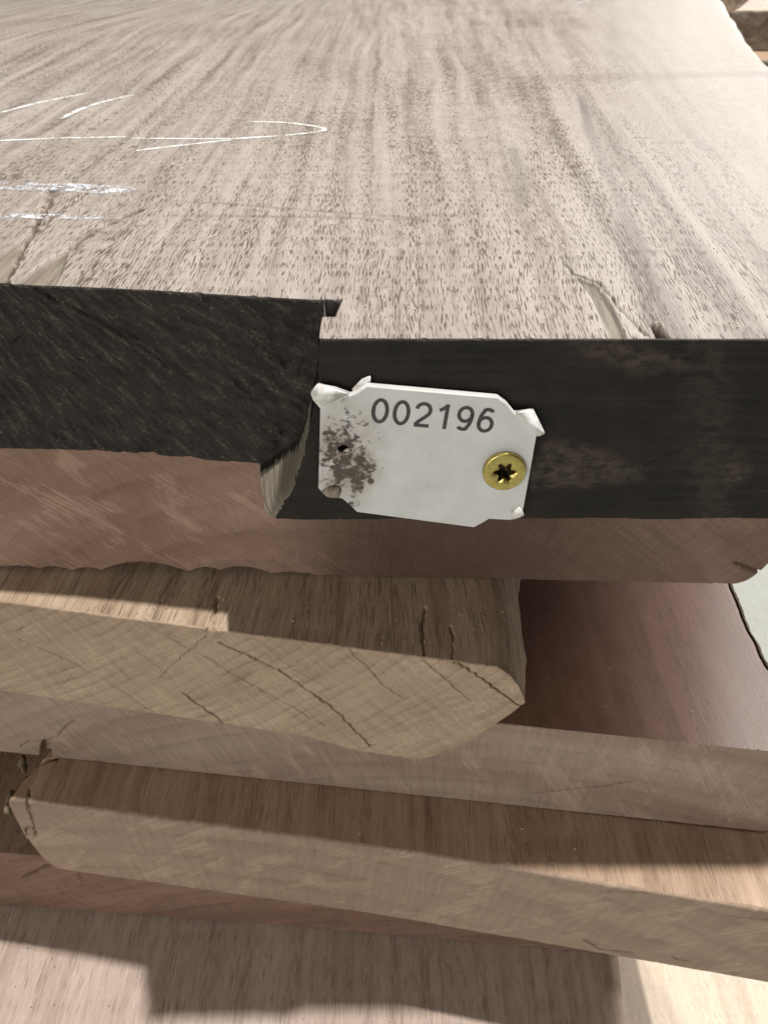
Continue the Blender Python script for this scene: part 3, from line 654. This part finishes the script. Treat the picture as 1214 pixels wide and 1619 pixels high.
outline = [(508, 644), (496, 630), (493, 622), (504, 612), (530, 617), (554, 626), (566, 621), (580, 611), (786, 630), (800, 640), (813, 656), (840, 654), (848, 668), (846, 690),
           (826, 799), (822, 812), (806, 819), (772, 817), (760, 824), (748, 830), (565, 805), (554, 794), (542, 784), (514, 778), (505, 768)]
cu = bpy.data.curves.new('tag_outline', 'CURVE'); cu.dimensions = '2D'; cu.fill_mode = 'BOTH'
def spl(pts):
    s = cu.splines.new('POLY'); s.points.add(len(pts)-1); s.use_cyclic_u = True
    for q, (x, y) in zip(s.points, pts): q.co = (x, y, 0, 1)
spl([tl(*p) for p in outline])
hc = tl(543, 708)
spl([(hc[0] + .00165*math.cos(a), hc[1] + .0015*math.sin(a)) for a in np.linspace(0, 2*math.pi, 28, endpoint=False)])
sc_ = tl(797, 746)
spl([(sc_[0] + .0033*math.cos(a), sc_[1] + .0033*math.sin(a)) for a in np.linspace(0, 2*math.pi, 28, endpoint=False)])
cu.extrude = .00095; cu.bevel_depth = .00022; cu.bevel_resolution = 2
tmp = bpy.data.objects.new('tmp', cu); COL.objects.link(tmp)
dg = bpy.context.evaluated_depsgraph_get(); me = bpy.data.meshes.new_from_object(tmp.evaluated_get(dg)); bpy.data.objects.remove(tmp)
me.materials.clear()
TAG = empty('plastic_tag', (TC[0], YR - .0030, TC[2] + H)); TAG.rotation_euler = (math.pi/2 - math.radians(1.0), 0, math.radians(.6))
tag(TAG, 'white plastic number tag 002196 with dirty left half screwed to the black end', 'tag')
def child(name, me_, mat, smooth=True):
    ob = bpy.data.objects.new(name, me_); COL.objects.link(ob); ob.parent = TAG; me_.materials.append(mat)
    if smooth: me_.shade_smooth()
    return ob
pl = child('plate', me, M_TAG, False); pl.data.name = 'plate'
def hull(name, pts, mat):                                    # pts (px, py, out in m) around the tag's front
    bm = bmesh.new()
    for x, y, zf in pts: q = tl(x, y); bm.verts.new((q[0], q[1], zf))
    r = bmesh.ops.convex_hull(bm, input=bm.verts); bmesh.ops.delete(bm, geom=[g for g in r['geom_interior'] if isinstance(g, bmesh.types.BMVert)], context='VERTS')
    bmesh.ops.bevel(bm, geom=list(bm.edges), offset=.00018, segments=2, affect='EDGES')
    me_ = bpy.data.meshes.new(name); bm.to_mesh(me_); bm.free(); return child(name, me_, mat)
FZ = .0012
hull('corner_prong', [(492, 618, 0), (492, 618, FZ+.0008), (503, 606, 0), (503, 606, FZ+.001), (553, 622, 0), (552, 620, FZ+.0004), (530, 632, FZ), (512, 640, FZ+.0004), (508, 640, 0), (500, 632, FZ+.0007)], M_TAGW)
hull('corner_prong', [(815, 652, 0), (815, 652, FZ+.0003), (843, 648, 0), (843, 648, FZ+.0006), (860, 680, FZ+.0016), (858, 684, .0006), (846, 688, 0), (834, 672, FZ+.0004), (848, 686, FZ+.0014)], M_TAGW)
hull('corner_prong', [(806, 806, FZ), (818, 797, FZ+.0013), (824, 797, 0), (828, 812, FZ+.0004), (825, 816, 0), (808, 819, 0), (808, 819, FZ+.0003), (812, 810, FZ+.0016)], M_TAGW)
hull('corner_prong', [(508, 772, FZ), (520, 762, FZ+.0009), (536, 762, FZ+.0012), (541, 772, FZ), (536, 783, FZ+.0002), (514, 778, 0), (538, 784, 0), (518, 779, FZ+.0013), (534, 780, FZ+.0010)], mat_bark("dirty_plastic", (.16, .11, .08), (.52, .44, .36)))
# curl of plastic in the hole
hull('hole_burr', [(540, 716, FZ-.0016), (546, 707, FZ-.0002), (558, 705, FZ+.0003), (560, 712, FZ-.0004), (554, 720, FZ-.0012), (545, 720, FZ-.0012)], M_TAGW)
# rim rib along the back, seen above the upper edge at the left
hull('back_rib', [(556, 622, -.0022), (572, 606, -.0022), (586, 601, -.0022), (586, 612, -.0022), (556, 630, -.0022), (556, 622, -.0011), (572, 606, -.0011), (586, 601, -.0011), (586, 612, -.0011)], M_TAGW)

# printed digits, strokes in units of the figure height
def arc(cx, cy, rx, ry, a0, a1, n=26): return [(cx + rx*math.cos(math.radians(a)), cy + ry*math.sin(math.radians(a))) for a in np.linspace(a0, a1, n)]
s9 = [arc(.335, .665, .255, .275, 0, 360, 44), arc(.335, .665, .255, .275, -10, 12, 5)[:1] + arc(.300, .62, .29, .56, 8, -62, 22) + arc(.315, .235, .225, .175, -55, -150, 12)]
DIG = {'0': [arc(.335, .5, .262, .438, 0, 360, 52)],
       '2': [arc(.345, .685, .262, .255, 172, -38, 24) + [(.42, .40), (.20, .215), (.105, .10), (.085, .062)], [(.045, .062), (.625, .062)]],
       '1': [[(.42, 0), (.42, 1.0)], [(.42, .955), (.335, .86), (.235, .785), (.135, .735)]],
       '9': s9, '6': [[(.67 - x, 1.0 - y) for x, y in s] for s in s9]}
A0 = np.array(tl(585, 666)); A1 = np.array(tl(779, 684)); U0 = np.array(tl(588, 627))
ux = (A1 - A0); wid = np.linalg.norm(ux); ux /= wid; uy = np.array([-ux[1], ux[0]]); hgt = float(np.dot(U0 - A0, uy)); adv = wid/5.88
for k, ch in enumerate('002196'):
    bm = bmesh.new(); st = .136*hgt
    for si, s in enumerate(DIG[ch]):
        closed = s[0] == s[-1] or math.hypot(s[0][0]-s[-1][0], s[0][1]-s[-1][1]) < 1e-6
        q = np.array([A0 + ux*(k*adv + x*hgt*.93) + uy*y*hgt for x, y in s])
        t = np.gradient(q, axis=0)
        if closed: t[0] = t[-1] = q[1] - q[-2]
        t /= np.linalg.norm(t, axis=1)[:, None]; nr = np.stack([-t[:, 1], t[:, 0]], 1)*st/2
        zz = FZ + .00006 + si*.00001
        a = [bm.verts.new((*p, zz)) for p in q + nr]; b_ = [bm.verts.new((*p, zz)) for p in q - nr]
        for i in range(len(q)-1): bm.faces.new((b_[i], b_[i+1], a[i+1], a[i]))
    me_ = bpy.data.meshes.new('digit'); bm.to_mesh(me_); bm.free(); child('digit', me_, M_INK, False)

# ------------------------------------------------------------------ screw
bs = NB("yellow_zinc"); o = bs.obj(); n = bs.noise(bs.mul(o, (700, 700, 700)), 4, .6)
bs.bsdf(bs.mix(bs.rng(n, .35, .7), (.60, .50, .17), (.45, .36, .11)), bs.rng(n, .3, .7, .28, .45), .5, metal=1.0, nrm=bs.bump(n, .00008, .5)); M_ZN = bs.m
SP = onface(797, 746, YR - .0052, 0)
SC = empty('torx_screw', (SP[0], YR - .0042, SP[2] + H)); SC.rotation_euler = (math.pi/2 - math.radians(3), math.radians(-4), 0)
SC.name = 'screw'; tag(SC, 'yellow zinc screw with six-lobe recess holding the tag', 'screw')
N = 96; ang = np.linspace(0, 2*math.pi, N, endpoint=False)
star = .00235 + .00062*np.cos(6*ang + .35) + .0001*np.cos(12*ang)
RH = .0058
rings = [(RH*.80, -.0006), (RH*.97, -.0002), (RH, .0003), (RH, .0009), (RH*.985, .00125), (RH*.945, .00145), (RH*.90, .00152), (RH*.70, .00150), (star*1.04, .00148), (star, .00132), (star*.99, .0007)]
RECESS = [(star*.99, .0007), (star*.97, -.0016), (star*.93, -.0034), (star*.01, -.0042)]
bm = bmesh.new(); R_ = []
for r, z in rings:
    r = np.broadcast_to(r, ang.shape); R_.append([bm.verts.new((float(q*math.cos(a)), float(q*math.sin(a)), z)) for q, a in zip(r, ang)])
for A_, B_ in zip(R_[:-1], R_[1:]):
    for i in range(N): bm.faces.new((A_[i], A_[(i+1) % N], B_[(i+1) % N], B_[i]))
me_ = bpy.data.meshes.new('head'); bm.to_mesh(me_); bm.free(); me_.materials.append(M_ZN); me_.shade_smooth()
hd = bpy.data.objects.new('head', me_); COL.objects.link(hd); hd.parent = SC
bd = NB("recess_shade_zinc"); o = bd.obj(); n = bd.noise(bd.mul(o, (900, 900, 900)), 3, .6); bd.bsdf(bd.mix(n, (.05, .035, .015), (.16, .12, .05)), .65, .3, metal=.5)  # dark metal colour paints the shade inside the drive recess
bm = bmesh.new(); R_ = []
for r, z in RECESS:
    r = np.broadcast_to(r, ang.shape); R_.append([bm.verts.new((float(q*math.cos(a)), float(q*math.sin(a)), z)) for q, a in zip(r, ang)])
for A_, B_ in zip(R_[:-1], R_[1:]):
    for i in range(N): bm.faces.new((A_[i], A_[(i+1) % N], B_[(i+1) % N], B_[i]))
me_ = bpy.data.meshes.new('drive_recess'); bm.to_mesh(me_); bm.free(); me_.materials.append(bd.m)
rc = bpy.data.objects.new('drive_recess', me_); COL.objects.link(rc); rc.parent = SC
bm = bmesh.new(); bmesh.ops.create_cone(bm, cap_ends=True, segments=24, radius1=.0012, radius2=.0026, depth=.026, matrix=__import__('mathutils').Matrix.Translation((0, 0, -.0176)))
me_ = bpy.data.meshes.new('shank'); bm.to_mesh(me_); bm.free(); me_.materials.append(M_ZN)
sh = bpy.data.objects.new('shank', me_); COL.objects.link(sh); sh.parent = SC

# ------------------------------------------------------------------ sawdust and tiny flakes lying on the boards
bz = NB("sawdust_flakes"); o = bz.obj(); n = bz.noise(bz.mul(o, (300, 300, 300)), 2, .5); bz.bsdf(bz.mix(bz.rng(n, .35, .65), (.30, .22, .15), (.62, .54, .44)), .8, .2)
rs = np.random.RandomState(77); bm = bmesh.new()
def flakes(n, x0, x1, y0, y1, z, smin, smax, front):
    for _ in range(n):
        p = atz(rs.uniform(x0, x1), rs.uniform(y0, y1), z)
        if p[1] < front(p[0]) + .0015: continue
        a = rs.uniform(0, math.pi); l = rs.uniform(smin, smax); w = l*rs.uniform(.25, .7)
        ca, sa_ = math.cos(a), math.sin(a); q = []
        for dx, dy in ((-l, -w*.6), (l*.7, -w), (l, w*.5), (-l*.6, w)):
            q.append(bm.verts.new((p[0] + (dx*ca - dy*sa_)/2, p[1] + (dx*sa_ + dy*ca)/2, H + z + .0003 + rs.uniform(0, .0003))))
        t = [bm.verts.new((v.co.x, v.co.y, v.co.z - .0002)) for v in q]
        bm.faces.new(q)
        for i in range(4): bm.faces.new((t[i], t[(i+1) % 4], q[(i+1) % 4], q[i]))
flakes(90, 20, 1200, 330, 445, Z0, .0003, .0009, lambda x: .216)
flakes(60, 560, 1200, 445, 530, Z0, .0003, .0008, lambda x: YR)
flakes(50, 10, 380, 940, 985, Z2, .0003, .0009, lambda x: a3 + b3*x)
flakes(40, 390, 800, 950, 1030, Z2, .0003, .0009, lambda x: a3 + b3*x)
flakes(30, 860, 1150, 1000, 1140, Z3, .0003, .0008, lambda x: a4 + b4*x)
flakes(70, 150, 1200, 1290, 1400, Z4, .0003, .0010, lambda x: float(Y5(x)))
flakes(110, 20, 930, 1480, 1615, Z6, .0004, .0013, lambda x: .125)
sd = from_bm('sawdust', bm, bz.m, None, False); tag(sd, 'fine pale sawdust and flakes strewn over the boards', 'sawdust', kind='stuff')
